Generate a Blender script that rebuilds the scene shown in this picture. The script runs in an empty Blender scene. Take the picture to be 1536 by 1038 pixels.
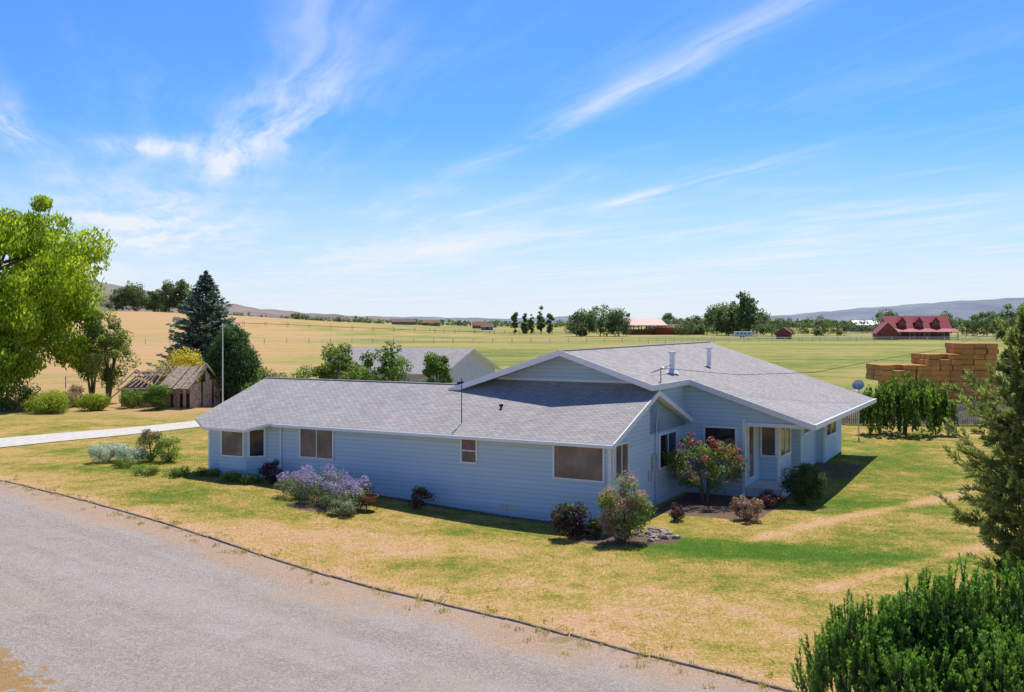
import bpy, bmesh, math, numpy as np
from mathutils import Vector
rng=np.random.default_rng(7)
S=bpy.context.scene
S.view_settings.view_transform='Standard'; S.view_settings.look='None'; S.view_settings.exposure=0
TH=math.radians(28.4); Rv=np.array([math.cos(TH),-math.sin(TH)]); Av=np.array([math.sin(TH),math.cos(TH)]); C=np.array([3.92,40.0])
def ss(x,a,b):
    t=np.clip((x-a)/(b-a),0,1); return t*t*(3-2*t)
def H(X,Y):
    X=np.asarray(X,float);Y=np.asarray(Y,float)
    u=(X-C[0])*Rv[0]+(Y-C[1])*Rv[1]; v=(X-C[0])*Av[0]+(Y-C[1])*Av[1]
    h=-0.7*ss(u,-22,-2)*(1-.5*ss(v,8,30))
    k=-X/np.maximum(Y,1.0)
    h=h+17*ss(Y,220,900)*ss(k,-.02,.42)
    h=h+.05*np.sin(X*.31+1)*np.sin(Y*.27)*ss(Y,10,20)
    return h
def h1(x,y): return float(H(x,y))

# ---------- materials ----------
class NT:
    def __init__(s,tree): s.t=tree; s.t.nodes.clear()
    def n(s,typ,inp=None,**kw):
        nd=s.t.nodes.new(typ)
        for k,v in kw.items(): setattr(nd,k,v)
        for k,v in (inp or {}).items(): s.set(nd.inputs[k],v)
        return nd
    def set(s,sock,v):
        if isinstance(v,bpy.types.NodeSocket): s.t.links.new(v,sock)
        elif isinstance(v,(tuple,list)) and len(v)==3 and sock.type=='RGBA': sock.default_value=(*v,1)
        else: sock.default_value=v
    def m(s,op,a,b=0.0,c=0.0,clamp=False):
        nd=s.n('ShaderNodeMath',{0:a,1:b,2:c},operation=op); nd.use_clamp=clamp; return nd.outputs[0]
    def mix(s,f,a,b,mode='MIX'):
        nd=s.t.nodes.new('ShaderNodeMix'); nd.data_type='RGBA'; nd.blend_type=mode
        s.set(nd.inputs[0],f); s.set(nd.inputs[6],a); s.set(nd.inputs[7],b); return nd.outputs[2]
    def noise(s,vec,scale,detail=4,rough=.6,dist=0):
        return s.n('ShaderNodeTexNoise',{'Vector':vec,'Scale':scale,'Detail':detail,'Roughness':rough,'Distortion':dist}).outputs[0]
    def rng(s,x,a,b,c=0.0,d=1.0):
        nd=s.n('ShaderNodeMapRange',{0:x,1:a,2:b,3:c,4:d}); nd.clamp=True; nd.interpolation_type='SMOOTHSTEP'; return nd.outputs[0]
    def g(s,f): return s.n('ShaderNodeCombineColor',{0:f,1:f,2:f}).outputs[0]
def newmat(name):
    m=bpy.data.materials.new(name); m.use_nodes=True; return m,NT(m.node_tree)
def finish(t,col,rough=.8,bump=None,bs=.3,bd=.02,spec=.3,metal=0):
    b=t.n('ShaderNodeBsdfPrincipled',{'Base Color':col,'Roughness':rough,'Specular IOR Level':spec,'Metallic':metal})
    if bump is not None:
        bn=t.n('ShaderNodeBump',{'Height':bump,'Strength':bs,'Distance':bd}); t.t.links.new(bn.outputs[0],b.inputs['Normal'])
    o=t.n('ShaderNodeOutputMaterial'); t.t.links.new(b.outputs[0],o.inputs[0]); return b
def simple(name,col,rough=.7,var=.12,scale=6,spec=.3,metal=0,bs=.15):
    m,t=newmat(name); co=t.n('ShaderNodeTexCoord').outputs['Object']
    n=t.noise(co,scale,5); f=t.rng(n,.3,.7,1-var,1+var)
    finish(t,t.mix(1.0,col,t.g(f),'MULTIPLY'),rough,n,bs,.01,spec,metal); return m
def leafmat(name,dark,light,trans=.35):
    m,t=newmat(name)
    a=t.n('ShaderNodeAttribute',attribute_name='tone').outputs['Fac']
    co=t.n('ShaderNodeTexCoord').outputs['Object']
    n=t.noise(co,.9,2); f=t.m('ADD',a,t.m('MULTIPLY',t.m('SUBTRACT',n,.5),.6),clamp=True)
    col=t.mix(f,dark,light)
    b=t.n('ShaderNodeBsdfPrincipled',{'Base Color':col,'Roughness':.5,'Specular IOR Level':.3})
    tr=t.n('ShaderNodeBsdfTranslucent',{'Color':t.mix(1.0,col,(1.6,1.7,1.0),'MULTIPLY')})
    mx=t.n('ShaderNodeMixShader',{0:trans,1:b.outputs[0],2:tr.outputs[0]})
    o=t.n('ShaderNodeOutputMaterial'); t.t.links.new(mx.outputs[0],o.inputs[0]); return m

bark=simple('bark',(.17,.12,.085),.9,.4,8,bs=.6)
white=simple('white_trim',(.8,.8,.8),.5,.04)
wood=simple('weathered_wood',(.44,.34,.26),.9,.45,5,bs=.4)
timber=simple('edging_timber',(.29,.22,.17),.9,.4,4,bs=.4)
darkmetal=simple('dark_metal',(.03,.03,.035),.5,.1,metal=.3)
galv=simple('galvanised_metal',(.5,.52,.54),.4,.1,metal=.5)
rust=simple('rusty_metal',(.22,.09,.045),.8,.4,14)
stone=simple('fieldstone',(.38,.31,.26),.9,.3,6,bs=.5)
redroof=simple('red_metal_roof',(.38,.045,.06),.5,.1,.5)
logred=simple('stained_logs',(.28,.075,.05),.8,.2,1)
brown=simple('brown_cladding',(.24,.13,.08),.8,.2,1)
bluegrey=simple('blue_metal_cladding',(.12,.18,.24),.6,.1,.5)
palewall=simple('pale_painted_wall',(.6,.62,.64),.7,.05,2)

def siding():
    m,t=newmat('lap_siding'); co=t.n('ShaderNodeTexCoord').outputs['Object']
    z=t.n('ShaderNodeSeparateXYZ',{0:co}); zq=t.m('DIVIDE',t.m('ADD',z.outputs[2],5),.19); zz=t.m('FRACT',zq)
    line=t.rng(zz,.0,.14,0.0,1.0)
    mp=t.n('ShaderNodeMapping',{'Vector':co,'Scale':(.6,.6,3)}).outputs[0]
    n=t.noise(mp,1.2,5); n2=t.noise(co,14,3)
    rowv=t.n('ShaderNodeTexWhiteNoise',{'W':t.m('FLOOR',zq)},noise_dimensions='1D').outputs[0]
    col=t.mix(n,(.45,.61,.715),(.55,.70,.79))
    butt=t.m('FRACT',t.m('ADD',t.m('DIVIDE',t.m('ADD',z.outputs[0],z.outputs[1]),3.6),t.m('MULTIPLY',rowv,7.3)))
    bl=t.rng(butt,.0,.006,.7,1)
    f=t.m('MULTIPLY',t.m('MULTIPLY',t.m('ADD',t.m('MULTIPLY',line,.40),.60),bl),t.m('ADD',.96,t.m('MULTIPLY',rowv,.07)))
    dirt=t.rng(t.m('ADD',z.outputs[2],t.m('MULTIPLY',n,.5)),-.5,.2,.82,1.0); f=t.m('MULTIPLY',f,dirt)
    hgt=t.m('ADD',t.m('SUBTRACT',1,zz),t.m('MULTIPLY',n2,.08))
    finish(t,t.mix(1.0,col,t.g(f),'MULTIPLY'),.65,hgt,.5,.02); return m
siding_m=siding()
def shingles(name,swap):
    m,t=newmat(name); co=t.n('ShaderNodeTexCoord').outputs['Object']
    mp=t.n('ShaderNodeMapping',{'Vector':co,'Rotation':(0,0,math.radians(90) if swap else 0)}).outputs[0]
    br=t.n('ShaderNodeTexBrick',{'Vector':mp,'Color1':(.38,.35,.335),'Color2':(.48,.445,.425),'Mortar':(.14,.13,.13),'Scale':1.0,'Mortar Size':.013,'Mortar Smooth':.5,'Bias':0.0,'Brick Width':.34,'Row Height':.15})
    br.offset=.5
    n=t.noise(co,.25,4); n3=t.noise(co,30,2)
    st=t.noise(t.n('ShaderNodeMapping',{'Vector':mp,'Scale':(2.2,.25,1)}).outputs[0],1.0,3)
    f=t.m('MULTIPLY',t.m('MULTIPLY',t.rng(n,.3,.7,.95,1.04),t.rng(n3,.3,.7,.88,1.1)),t.rng(st,.3,.7,.94,1.05))
    finish(t,t.mix(1.0,br.outputs[0],t.g(f),'MULTIPLY'),.9,br.outputs[1],-.5,.012,spec=.12); return m
sh_x=shingles('asphalt_shingles_long',False); sh_y=shingles('asphalt_shingles_cross',True)
m,t=newmat('window_glass'); co=t.n('ShaderNodeTexCoord').outputs['Object']
n=t.noise(co,.7,3); zf=t.m('FRACT',t.m('DIVIDE',t.n('ShaderNodeSeparateXYZ',{0:co}).outputs[2],.05)); sl=t.rng(zf,.0,.5,.75,1.0)
finish(t,t.mix(1.0,t.mix(t.rng(n,.35,.65),(.13,.10,.085),(.28,.21,.17)),t.g(sl),'MULTIPLY'),.06,None,spec=.5); glass=m
m,t=newmat('dark_glass'); finish(t,(.02,.022,.028),.05,None,spec=.6); dglass=m

# ---------- mesh helpers ----------
def link(o,parent=None):
    S.collection.objects.link(o)
    if parent: o.parent=parent
    return o
def empty(name,loc=(0,0,0),rz=0):
    e=bpy.data.objects.new(name,None); e.location=loc; e.rotation_euler=(0,0,rz); e.empty_display_size=.3; return link(e)
def mesh(name,vs,fs,mats,parent=None,mi=None,bev=0):
    me=bpy.data.meshes.new(name); me.from_pydata([tuple(v) for v in vs],[],fs)
    for mm in (mats if isinstance(mats,list) else [mats]): me.materials.append(mm)
    if mi:
        for p,i in zip(me.polygons,mi): p.material_index=i
    me.update(); o=bpy.data.objects.new(name,me); link(o,parent)
    if bev:
        b=o.modifiers.new('b','BEVEL'); b.width=bev; b.segments=2
    return o
def boxes(name,bl,mat,parent=None,bev=0):
    vs=[];fs=[]
    for (x0,x1,y0,y1,z0,z1) in bl:
        i=len(vs); vs+=[(x0,y0,z0),(x1,y0,z0),(x1,y1,z0),(x0,y1,z0),(x0,y0,z1),(x1,y0,z1),(x1,y1,z1),(x0,y1,z1)]
        fs+=[tuple(i+k for k in f) for f in ((0,3,2,1),(4,5,6,7),(0,1,5,4),(1,2,6,5),(2,3,7,6),(3,0,4,7))]
    return mesh(name,vs,fs,mat,parent,bev=bev)
def slab(name,top,th,mats,parent):
    n=len(top); vs=list(top)+[(x,y,z-th) for x,y,z in top]
    fs=[tuple(range(n)),tuple(range(2*n-1,n-1,-1))]+[(i,n+i,n+(i+1)%n,(i+1)%n) for i in range(n)]
    return mesh(name,vs,fs,mats,parent,[0]+[1]*(n+1))
class Acc:
    def __init__(s): s.q=[];s.mi=[];s.to=[]
    def add(s,Q,mi,tone):
        Q=np.asarray(Q,float); s.q.append(Q); s.mi.append(np.full(len(Q),mi)); s.to.append(np.broadcast_to(tone,(len(Q),)).astype(float))
    def tube(s,pts,rad,mi=0,k=7):
        pts=np.array(pts,float); rad=np.array(rad,float); rings=[]
        for i in range(len(pts)):
            d=pts[min(i+1,len(pts)-1)]-pts[max(i-1,0)]; d/=np.linalg.norm(d)+1e-9
            a=np.cross(d,[0.3,.9,.1] if abs(d[2])>.5 else [0,0,1]); a/=np.linalg.norm(a)+1e-9; b=np.cross(d,a)
            an=np.linspace(0,2*np.pi,k,endpoint=False)
            rings.append(pts[i]+rad[i]*(np.cos(an)[:,None]*a+np.sin(an)[:,None]*b))
        Q=[]
        for i in range(len(pts)-1):
            for j in range(k): Q.append([rings[i][j],rings[i][(j+1)%k],rings[i+1][(j+1)%k],rings[i+1][j]])
        s.add(Q,mi,.5)
    def leaves(s,c,d,n,L,Wd,mi,tone):
        d=d/(np.linalg.norm(d,axis=1,keepdims=True)+1e-9); sd=np.cross(d,n); sd/=np.linalg.norm(sd,axis=1,keepdims=True)+1e-9
        L=np.broadcast_to(L,(len(c),))[:,None]/2; Wd=np.broadcast_to(Wd,(len(c),))[:,None]/2
        Q=np.stack([c-d*L,c+sd*Wd,c+d*L,c-sd*Wd],1); s.add(Q,mi,tone)
    def build(s,name,mats,loc=(0,0,0)):
        Q=np.concatenate(s.q); N=len(Q); me=bpy.data.meshes.new(name)
        me.vertices.add(N*4); me.vertices.foreach_set('co',Q.reshape(-1)); me.loops.add(N*4)
        me.loops.foreach_set('vertex_index',np.arange(N*4,dtype=np.int32)); me.polygons.add(N)
        me.polygons.foreach_set('loop_start',np.arange(0,N*4,4,dtype=np.int32)); me.polygons.foreach_set('loop_total',np.full(N,4,np.int32))
        for mm in mats: me.materials.append(mm)
        me.polygons.foreach_set('material_index',np.concatenate(s.mi).astype(np.int32))
        a=me.attributes.new('tone','FLOAT','FACE'); a.data.foreach_set('value',np.concatenate(s.to).astype(np.float32))
        me.update(); me.validate(); o=bpy.data.objects.new(name,me); o.location=loc; return link(o)
def unit(n):
    v=rng.normal(size=(n,3)); return v/np.linalg.norm(v,axis=1,keepdims=True)
def clumps(acc,cc,rc,per,ls,mi,tone0=.5,droop=0,aspect=.55,flat=.8):
    for c,r in zip(cc,rc):
        dv=unit(per); rad=r*rng.uniform(.35,1.15,per)**.6
        p=c+dv*rad[:,None]*np.array([1,1,flat]); nrm=dv+unit(per)*.6+[0,0,.5]
        d=unit(per); d[:,2]-=droop
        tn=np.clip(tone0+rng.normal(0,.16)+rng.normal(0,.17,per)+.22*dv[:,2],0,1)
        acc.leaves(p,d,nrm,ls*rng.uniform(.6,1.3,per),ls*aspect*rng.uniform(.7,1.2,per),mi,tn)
def crown_pts(m,R,zc,hz,inner=.35,bottomcut=-1):
    dv=unit(m*2); dv=dv[dv[:,2]>bottomcut][:m]; r=rng.uniform(inner,1,len(dv))**.5
    p=dv*r[:,None]*np.array([R,R,hz]); p[:,2]+=zc; return p
def tree(name,x,y,h,wd,mats,trunk=.3,m=60,per=120,ls=.25,zb=.2,stems=1,cr=None,droop=0,tone=.5,bc=-1):
    a=Acc(); R=wd/2; zc=h*(1+zb)/2; hz=h*(1-zb)/2
    cr=cr or R*.28; P=crown_pts(m,R-cr*.6,zc,max(hz-cr*.6,.1),bottomcut=bc); P[:,:2]*=(1+.16*np.sin(P[:,2:3]*2.1+x)); P*=1+rng.normal(0,.05,(len(P),1))
    tops=[]
    for s_ in range(stems):
        an=s_*2.4+x; sp=(0 if stems==1 else .3*R)
        tip=np.array([sp*math.cos(an),sp*math.sin(an),h*.72]); base=np.array([.1*sp*math.cos(an),.1*sp*math.sin(an),-.15]); mid=(base+tip)/2+np.array([.05*R*math.sin(an*3),.05*R,0])
        a.tube([base,mid,tip],[trunk,trunk*.65,trunk*.2]); tops.append((base,mid,tip))
    for i,p in enumerate(P[:min(len(P),28)]):
        b,md,tp=tops[i%stems]; f=rng.uniform(.1,.9); st=md*(1-f)+tp*f
        st=st if st[2]<p[2]+.2*h else md
        a.tube([st,(st+p)/2+[0,0,.04*h],p],[trunk*.32,trunk*.2,trunk*.07],k=5)
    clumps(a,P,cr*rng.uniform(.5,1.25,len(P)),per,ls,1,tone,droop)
    return a.build(name,[bark]+mats,(x,y,h1(x,y)))
def bush(name,x,y,h,wd,mat,m=26,per=110,ls=.09,tone=.5,tipmat=None,cr=None,aspect=.55,dz=0):
    a=Acc(); R=wd/2; cr=cr or R*.34
    P=crown_pts(m,R-cr*.5,h*.5,max(h*.5-cr*.4,.05)); P[:,2]=np.maximum(P[:,2],cr*.4)
    for p in P[:10]: a.tube([[0,0,-.1],p*.5,p],[.03,.02,.01],k=5)
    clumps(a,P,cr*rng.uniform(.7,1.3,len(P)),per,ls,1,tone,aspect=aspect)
    mats=[bark,mat]
    if tipmat is not None:
        mats.append(tipmat); T=P[P[:,2]>h*.45]; T=T+unit(len(T))*cr*.3+[0,0,cr*.6]; clumps(a,T,np.full(len(T),cr*.7),int(per*.6),ls,2,.5,aspect=aspect)
    return a.build(name,mats,(x,y,h1(x,y)+dz))

# ---------- ground ----------
def geo(a,b,n):
    t=np.linspace(0,1,n+1)[1:]; return a+(b-a)*(t**3.2)
xs=np.concatenate([-geo(36,9000,45)[::-1],np.arange(-36,34.01,.35),geo(34.2,9000,45)])
ys=np.concatenate([-geo(0,400,8)[::-1],np.arange(0,16,2.),np.arange(16,72,.35),geo(72,12000,75)])
XX,YY=np.meshgrid(xs,ys); ZZ=H(XX,YY)
nx,ny=len(xs),len(ys)
me=bpy.data.meshes.new('ground'); V=np.stack([XX,YY,ZZ],-1).reshape(-1,3)
idx=np.arange(nx*ny).reshape(ny,nx); F=np.stack([idx[:-1,:-1],idx[:-1,1:],idx[1:,1:],idx[1:,:-1]],-1).reshape(-1,4)
me.vertices.add(len(V)); me.vertices.foreach_set('co',V.reshape(-1)); me.loops.add(F.size); me.loops.foreach_set('vertex_index',F.reshape(-1).astype(np.int32))
me.polygons.add(len(F)); me.polygons.foreach_set('loop_start',np.arange(0,F.size,4,dtype=np.int32)); me.polygons.foreach_set('loop_total',np.full(len(F),4,np.int32))
def seg(X,Y,ax,ay,bx,by):
    dx,dy=bx-ax,by-ay; t=np.clip(((X-ax)*dx+(Y-ay)*dy)/(dx*dx+dy*dy),0,1); return np.hypot(X-ax-t*dx,Y-ay-t*dy)
def gs(X,Y,x,y,rx,ry): return np.exp(-(((X-x)/rx)**2+((Y-y)/ry)**2))
def edge_d(X,Y): return (X+24)*.636+(Y-46.9)*.771
def dryness(X,Y):
    d=.57+0*X
    d+=.5*gs(X,Y,-3.6,36.2,3.4,1.7)-.8*gs(X,Y,9.0,35.4,3.3,1.5)-.6*gs(X,Y,6.4,36.9,2.3,1.0)-.45*gs(X,Y,14.0,34.5,2.2,1.3)-.3*gs(X,Y,-14,44,4,2.2)-.25*gs(X,Y,20,58,8,9)-.3*gs(X,Y,15,45,4,3)-.3*gs(X,Y,-19,51,3,3)
    d+=.25*gs(X,Y,4,27.5,6,4)+.1*gs(X,Y,-17,46.5,6,3)+.2*gs(X,Y,-9,37.5,4,2)
    d+=.55*np.exp(-(seg(X,Y,9,37.5,15.1,42.7)/.4)**2)+.55*np.exp(-(seg(X,Y,15.1,42.7,23,48.5)/.45)**2)+.5*np.exp(-(seg(X,Y,9.7,30.9,18,37)/.45)**2)
    d+=.4*np.exp(-(np.abs(edge_d(X,Y)-.3)/.8)**2)
    return np.clip(d,0,1)
u=(XX-C[0])*Rv[0]+(YY-C[1])*Rv[1]; v=(XX-C[0])*Av[0]+(YY-C[1])*Av[1]
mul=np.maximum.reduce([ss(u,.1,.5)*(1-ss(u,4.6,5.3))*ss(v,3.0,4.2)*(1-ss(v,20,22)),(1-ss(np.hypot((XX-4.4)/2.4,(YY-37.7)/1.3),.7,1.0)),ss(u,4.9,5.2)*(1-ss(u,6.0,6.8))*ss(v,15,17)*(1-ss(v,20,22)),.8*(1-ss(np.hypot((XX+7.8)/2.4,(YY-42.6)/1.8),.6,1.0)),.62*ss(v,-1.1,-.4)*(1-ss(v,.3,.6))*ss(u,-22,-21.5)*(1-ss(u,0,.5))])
far=ss(YY,72,86)*(1-(ss(XX,10,16)*(1-ss(YY,84,90))))
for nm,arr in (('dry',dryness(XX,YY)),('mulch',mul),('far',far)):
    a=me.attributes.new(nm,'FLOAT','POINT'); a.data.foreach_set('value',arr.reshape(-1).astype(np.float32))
me.polygons.foreach_set('use_smooth',np.ones(len(F),bool)); me.update(); ground=bpy.data.objects.new('ground',me); link(ground)
m,t=newmat('lawn_and_fields'); co=t.n('ShaderNodeTexCoord').outputs['Object']
dry=t.n('ShaderNodeAttribute',attribute_name='dry').outputs['Fac']; mu=t.n('ShaderNodeAttribute',attribute_name='mulch').outputs['Fac']; fr=t.n('ShaderNodeAttribute',attribute_name='far').outputs['Fac']
n1=t.noise(co,.3,5,.65); n2=t.noise(co,1.3,5,.7); n3=t.noise(co,10,4,.75); n4=t.noise(co,38,2,.7)
f=t.m('ADD',dry,t.m('ADD',t.m('MULTIPLY',t.m('SUBTRACT',n1,.5),1.5),t.m('MULTIPLY',t.m('SUBTRACT',n2,.5),1.3)))
f=t.m('ADD',f,t.m('MULTIPLY',t.m('SUBTRACT',n3,.5),1.0))
cr=t.n('ShaderNodeValToRGB',{0:f}); e=cr.color_ramp
e.elements[0].position=0; e.elements[0].color=(.085,.18,.016,1); e.elements[1].position=1; e.elements[1].color=(.66,.41,.22,1)
for p,c in ((.2,(.15,.225,.024,1)),(.42,(.29,.27,.045,1)),(.62,(.47,.34,.085,1)),(.82,(.59,.38,.14,1))):
    q=e.elements.new(p); q.color=c
lawn=cr.outputs[0]
br=t.m('MULTIPLY',t.rng(n4,.25,.75,.5,1.35),t.rng(n3,.3,.7,.75,1.18)); lawn=t.mix(1.0,lawn,t.g(br),'MULTIPLY')
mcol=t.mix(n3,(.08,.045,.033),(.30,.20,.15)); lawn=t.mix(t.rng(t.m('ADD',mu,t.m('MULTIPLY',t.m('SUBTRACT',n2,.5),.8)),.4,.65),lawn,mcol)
sp=t.n('ShaderNodeSeparateXYZ',{0:co}); x_,y_=sp.outputs[0],sp.outputs[1]
mp=t.n('ShaderNodeMapping',{'Vector':co,'Scale':(.004,.013,1),'Rotation':(0,0,.12)}).outputs[0]
nf=t.noise(mp,1.0,4,.6,.4); mp2=t.n('ShaderNodeMapping',{'Vector':co,'Scale':(.03,.12,1),'Rotation':(0,0,.1)}).outputs[0]; nf2=t.noise(mp2,1.0,6,.7)
leftness=t.rng(t.m('DIVIDE',x_,t.m('MAXIMUM',y_,1.0)),-.33,-.02,1.0,0.0)
ff=t.m('ADD',t.m('MULTIPLY',leftness,.46),t.m('ADD',t.m('MULTIPLY',t.m('SUBTRACT',nf,.5),1.7),t.m('MULTIPLY',t.m('SUBTRACT',nf2,.5),1.3)))
ff=t.m('ADD',ff,t.m('MULTIPLY',t.rng(y_,230,300),.1)); ff=t.m('ADD',ff,.34)
ff=t.m('ADD',ff,t.m('MULTIPLY',t.m('SUBTRACT',n1,.5),.9)); ff=t.m('ADD',ff,t.m('MULTIPLY',t.m('SUBTRACT',n2,.5),.8))
c2=t.n('ShaderNodeValToRGB',{0:ff}); e=c2.color_ramp
e.elements[0].position=.05; e.elements[0].color=(.11,.165,.034,1); e.elements[1].position=1; e.elements[1].color=(.56,.33,.16,1)
for p,c in ((.35,(.26,.27,.062,1)),(.58,(.39,.32,.1,1)),(.8,(.51,.33,.14,1))):
    q=e.elements.new(p); q.color=c
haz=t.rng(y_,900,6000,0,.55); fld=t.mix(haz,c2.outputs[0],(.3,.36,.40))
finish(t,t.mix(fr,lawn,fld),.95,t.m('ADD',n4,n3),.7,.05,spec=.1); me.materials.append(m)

def sheet(name,u_pts,mat,lift,nu,nv):
    A,B=[np.array(p,float) for p in u_pts]
    def samp(P,n):
        t0=np.linspace(0,1,len(P)); tt=np.linspace(0,1,n); return np.stack([np.interp(tt,t0,P[:,i]) for i in (0,1)],1)
    a=samp(A,nu); b=samp(B,nu); vs=[];fs=[]
    for i in range(nu):
        for j in range(nv):
            p=a[i]+(b[i]-a[i])*j/(nv-1); vs.append((p[0],p[1],h1(*p)+lift))
    for i in range(nu-1):
        for j in range(nv-1):
            k=i*nv+j; fs.append((k,k+nv,k+nv+1,k+1))
    o=mesh(name,vs,fs,mat)
    if o.data.polygons[0].normal.z<0: o.data.flip_normals()
    return o
m,t=newmat('gravel'); co=t.n('ShaderNodeTexCoord').outputs['Object']
n1=t.noise(co,.3,5,.6); n3=t.noise(co,5,5,.75); n4=t.noise(co,22,4,.85); n5=t.noise(co,1.1,5,.7)
vor=t.n('ShaderNodeTexVoronoi',{'Vector':co,'Scale':20.0}); sv=t.n('ShaderNodeSeparateColor',{0:vor.outputs['Color']}).outputs[0]
mp=t.n('ShaderNodeMapping',{'Vector':co,'Rotation':(0,0,math.radians(39.5))}).outputs[0]
mpt=t.n('ShaderNodeMapping',{'Vector':mp,'Scale':(.05,.8,1)}).outputs[0]; tr=t.noise(mpt,1.0,5,.65)
g=t.mix(t.m('ADD',t.m('MULTIPLY',n3,.5),t.m('MULTIPLY',sv,.5)),(.25,.205,.175),(.60,.52,.455))
g=t.mix(t.rng(tr,.38,.66,0,.5),g,(.55,.49,.445)); g=t.mix(t.rng(n5,.48,.68,0,.5),g,(.37,.30,.25)); g=t.mix(t.rng(n1,.5,.68,0,.4),g,(.49,.39,.31))
sp=t.n('ShaderNodeSeparateXYZ',{0:co}); ed=t.m('ADD',t.m('MULTIPLY',t.m('ADD',sp.outputs[0],24),.636),t.m('MULTIPLY',t.m('SUBTRACT',sp.outputs[1],46.9),.771))
edge=t.m('ADD',t.rng(ed,-3.6,-.2),t.m('MULTIPLY',t.m('SUBTRACT',n1,.5),2.0)); edge=t.m('ADD',edge,t.m('MULTIPLY',t.m('SUBTRACT',n3,.5),1.3))
g=t.mix(t.rng(edge,.35,1.0,0,.9),g,t.mix(n3,(.42,.28,.18),(.68,.47,.32)))
g=t.mix(t.rng(t.m('ADD',edge,t.m('MULTIPLY',t.m('SUBTRACT',n5,.5),2.2)),1.25,1.5,0,.7),g,(.27,.24,.07))
oth=t.m('ADD',t.rng(ed,-7.8,-10.8),t.m('ADD',t.m('MULTIPLY',t.m('SUBTRACT',t.noise(co,.9,6,.7),.5),3.2),t.m('MULTIPLY',t.m('SUBTRACT',n3,.5),1.6))); g=t.mix(t.rng(oth,.85,1.05,0,.85),g,t.mix(n3,(.25,.19,.04),(.62,.32,.11)))
g=t.mix(1.0,g,t.g(t.rng(n4,.3,.7,.66,1.25)),'MULTIPLY')
finish(t,g,.95,t.m('ADD',n4,sv),.8,.05,spec=.12); gravel=m
dd=np.array([.771,-.636]); nn=np.array([-.636,-.771]); P0=np.array([-24,46.9])
sheet('gravel_driveway',[[P0-dd*40,P0,P0+dd*46],[P0-dd*40+nn*26,P0+nn*26,P0+dd*46+nn*26]],gravel,.03,120,50)
concrete=simple('path_concrete',(.6,.55,.48),.9,.12,3,bs=.2)
sheet('concrete_path',[[(-60,50),(-31.5,57.6),(-26,64.5),(-22,71),(-19,80)],[(-60,57),(-33,63.4),(-28,69),(-24,75),(-22,84)]],concrete,.035,40,8)
e=empty('timber_edging')
vs=[];fs=[]
L=0
while L<62:
    ln=rng.uniform(2.1,2.6); p=P0-dd*20+dd*L; q=P0-dd*20+dd*(L+ln-.03); off=rng.normal(0,.045,2)
    for pt,of in ((p,off[0]),(q,off[1])):
        c0=pt-nn*(.04+of); hh=h1(*c0)
        for a_,z_ in ((-.05,-.1),(.05,-.1),(.05,.08),(-.05,.08)): vs.append((c0[0]+nn[0]*a_,c0[1]+nn[1]*a_,hh+z_))
    i=len(vs)-8; fs+=[(i,i+1,i+2,i+3),(i+7,i+6,i+5,i+4)]+[(i+k,i+4+k,i+4+(k+1)%4,i+(k+1)%4) for k in range(4)]
    L+=ln
mesh('beams',vs,fs,timber,e,bev=.015)

# ---------- house ----------
Hs=empty('ranch_house',(C[0],C[1],0),-TH)
U0=-21.8
zE=2.64; sw=(4.43-zE)/5.15
def zw(v): return zE+sw*(v+.5) if v<=4.65 else 4.43-sw*(v-4.65)
T=.13
vs=[(U0,0,-1.2),(0,0,-1.2),(0,9.3,-1.2),(U0,9.3,-1.2),(U0,0,zw(0)-T),(0,0,zw(0)-T),(0,9.3,zw(9.3)-T),(U0,9.3,zw(9.3)-T),(U0,4.65,4.43-T),(0,4.65,4.43-T)]
mesh('wing_walls',vs,[(0,1,5,4),(1,2,6,9,5),(2,3,7,6),(3,0,4,8,7)],siding_m,Hs)
bp=[(-21.1,0),(-20.3,-.8),(-18.6,-.8),(-17.95,0)]
vs=[(x,y+.0,z) for z in (-.8,2.45) for x,y in bp]; mesh('bay_walls',vs,[(0,1,5,4),(1,2,6,5),(2,3,7,6)],siding_m,Hs)
slab('wing_roof_front',[(-22.25,-.5,zE),(.35,-.5,zE),(.35,4.65,4.43),(-22.25,4.65,4.43)],T,[sh_x,white],Hs)
slab('wing_roof_back',[(-22.25,4.652,4.43),(.35,4.652,4.43),(.35,9.27,zw(9.27)),(-22.25,9.9,zw(9.9))],T,[sh_x,white],Hs)
vU=5.35; zU=4.43+sw*(vU-4.65)
slab('wing_roof_upper',[(-8.6,4.653,4.432),(.05,4.653,4.432),(.05,vU,zU),(-8.6,vU,zU)],T,[sh_x,sh_x],Hs)
slab('bay_roof',[(-22.2,-.503,zE-.003),(-20.9,-1.3,zE-.3),(-18.2,-1.3,zE-.3),(-17.3,-.503,zE-.003)],T,[sh_x,white],Hs)
boxes('eave_gutter',[(-17.2,.36,-.6,-.505,zE-.17,zE-.03)],white,Hs,.02)
def rake(name,p,q,th=.2,w=.05,axis='x'):
    vs=[]
    for (x,y,z) in (p,q):
        for a_,b_ in ((0,.03),(w,.03),(w,-th),(0,-th)):
            vs.append((x+a_,y,z+b_) if axis=='x' else (x,y-a_,z+b_))
    return mesh(name,vs,[(0,1,2,3),(7,6,5,4)]+[(k,4+k,4+(k+1)%4,(k+1)%4) for k in range(4)],white,Hs)
rake('wing_rake_front',(.352,-.52,zE),(.352,4.65,4.44)); rake('wing_rake_back',(.352,4.65,4.44),(.352,9.27,zw(9.27)))
boxes('ridge_cap_wing',[(-22.25,-9.6,4.55,4.75,4.41,4.455)],sh_x,Hs)
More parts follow.
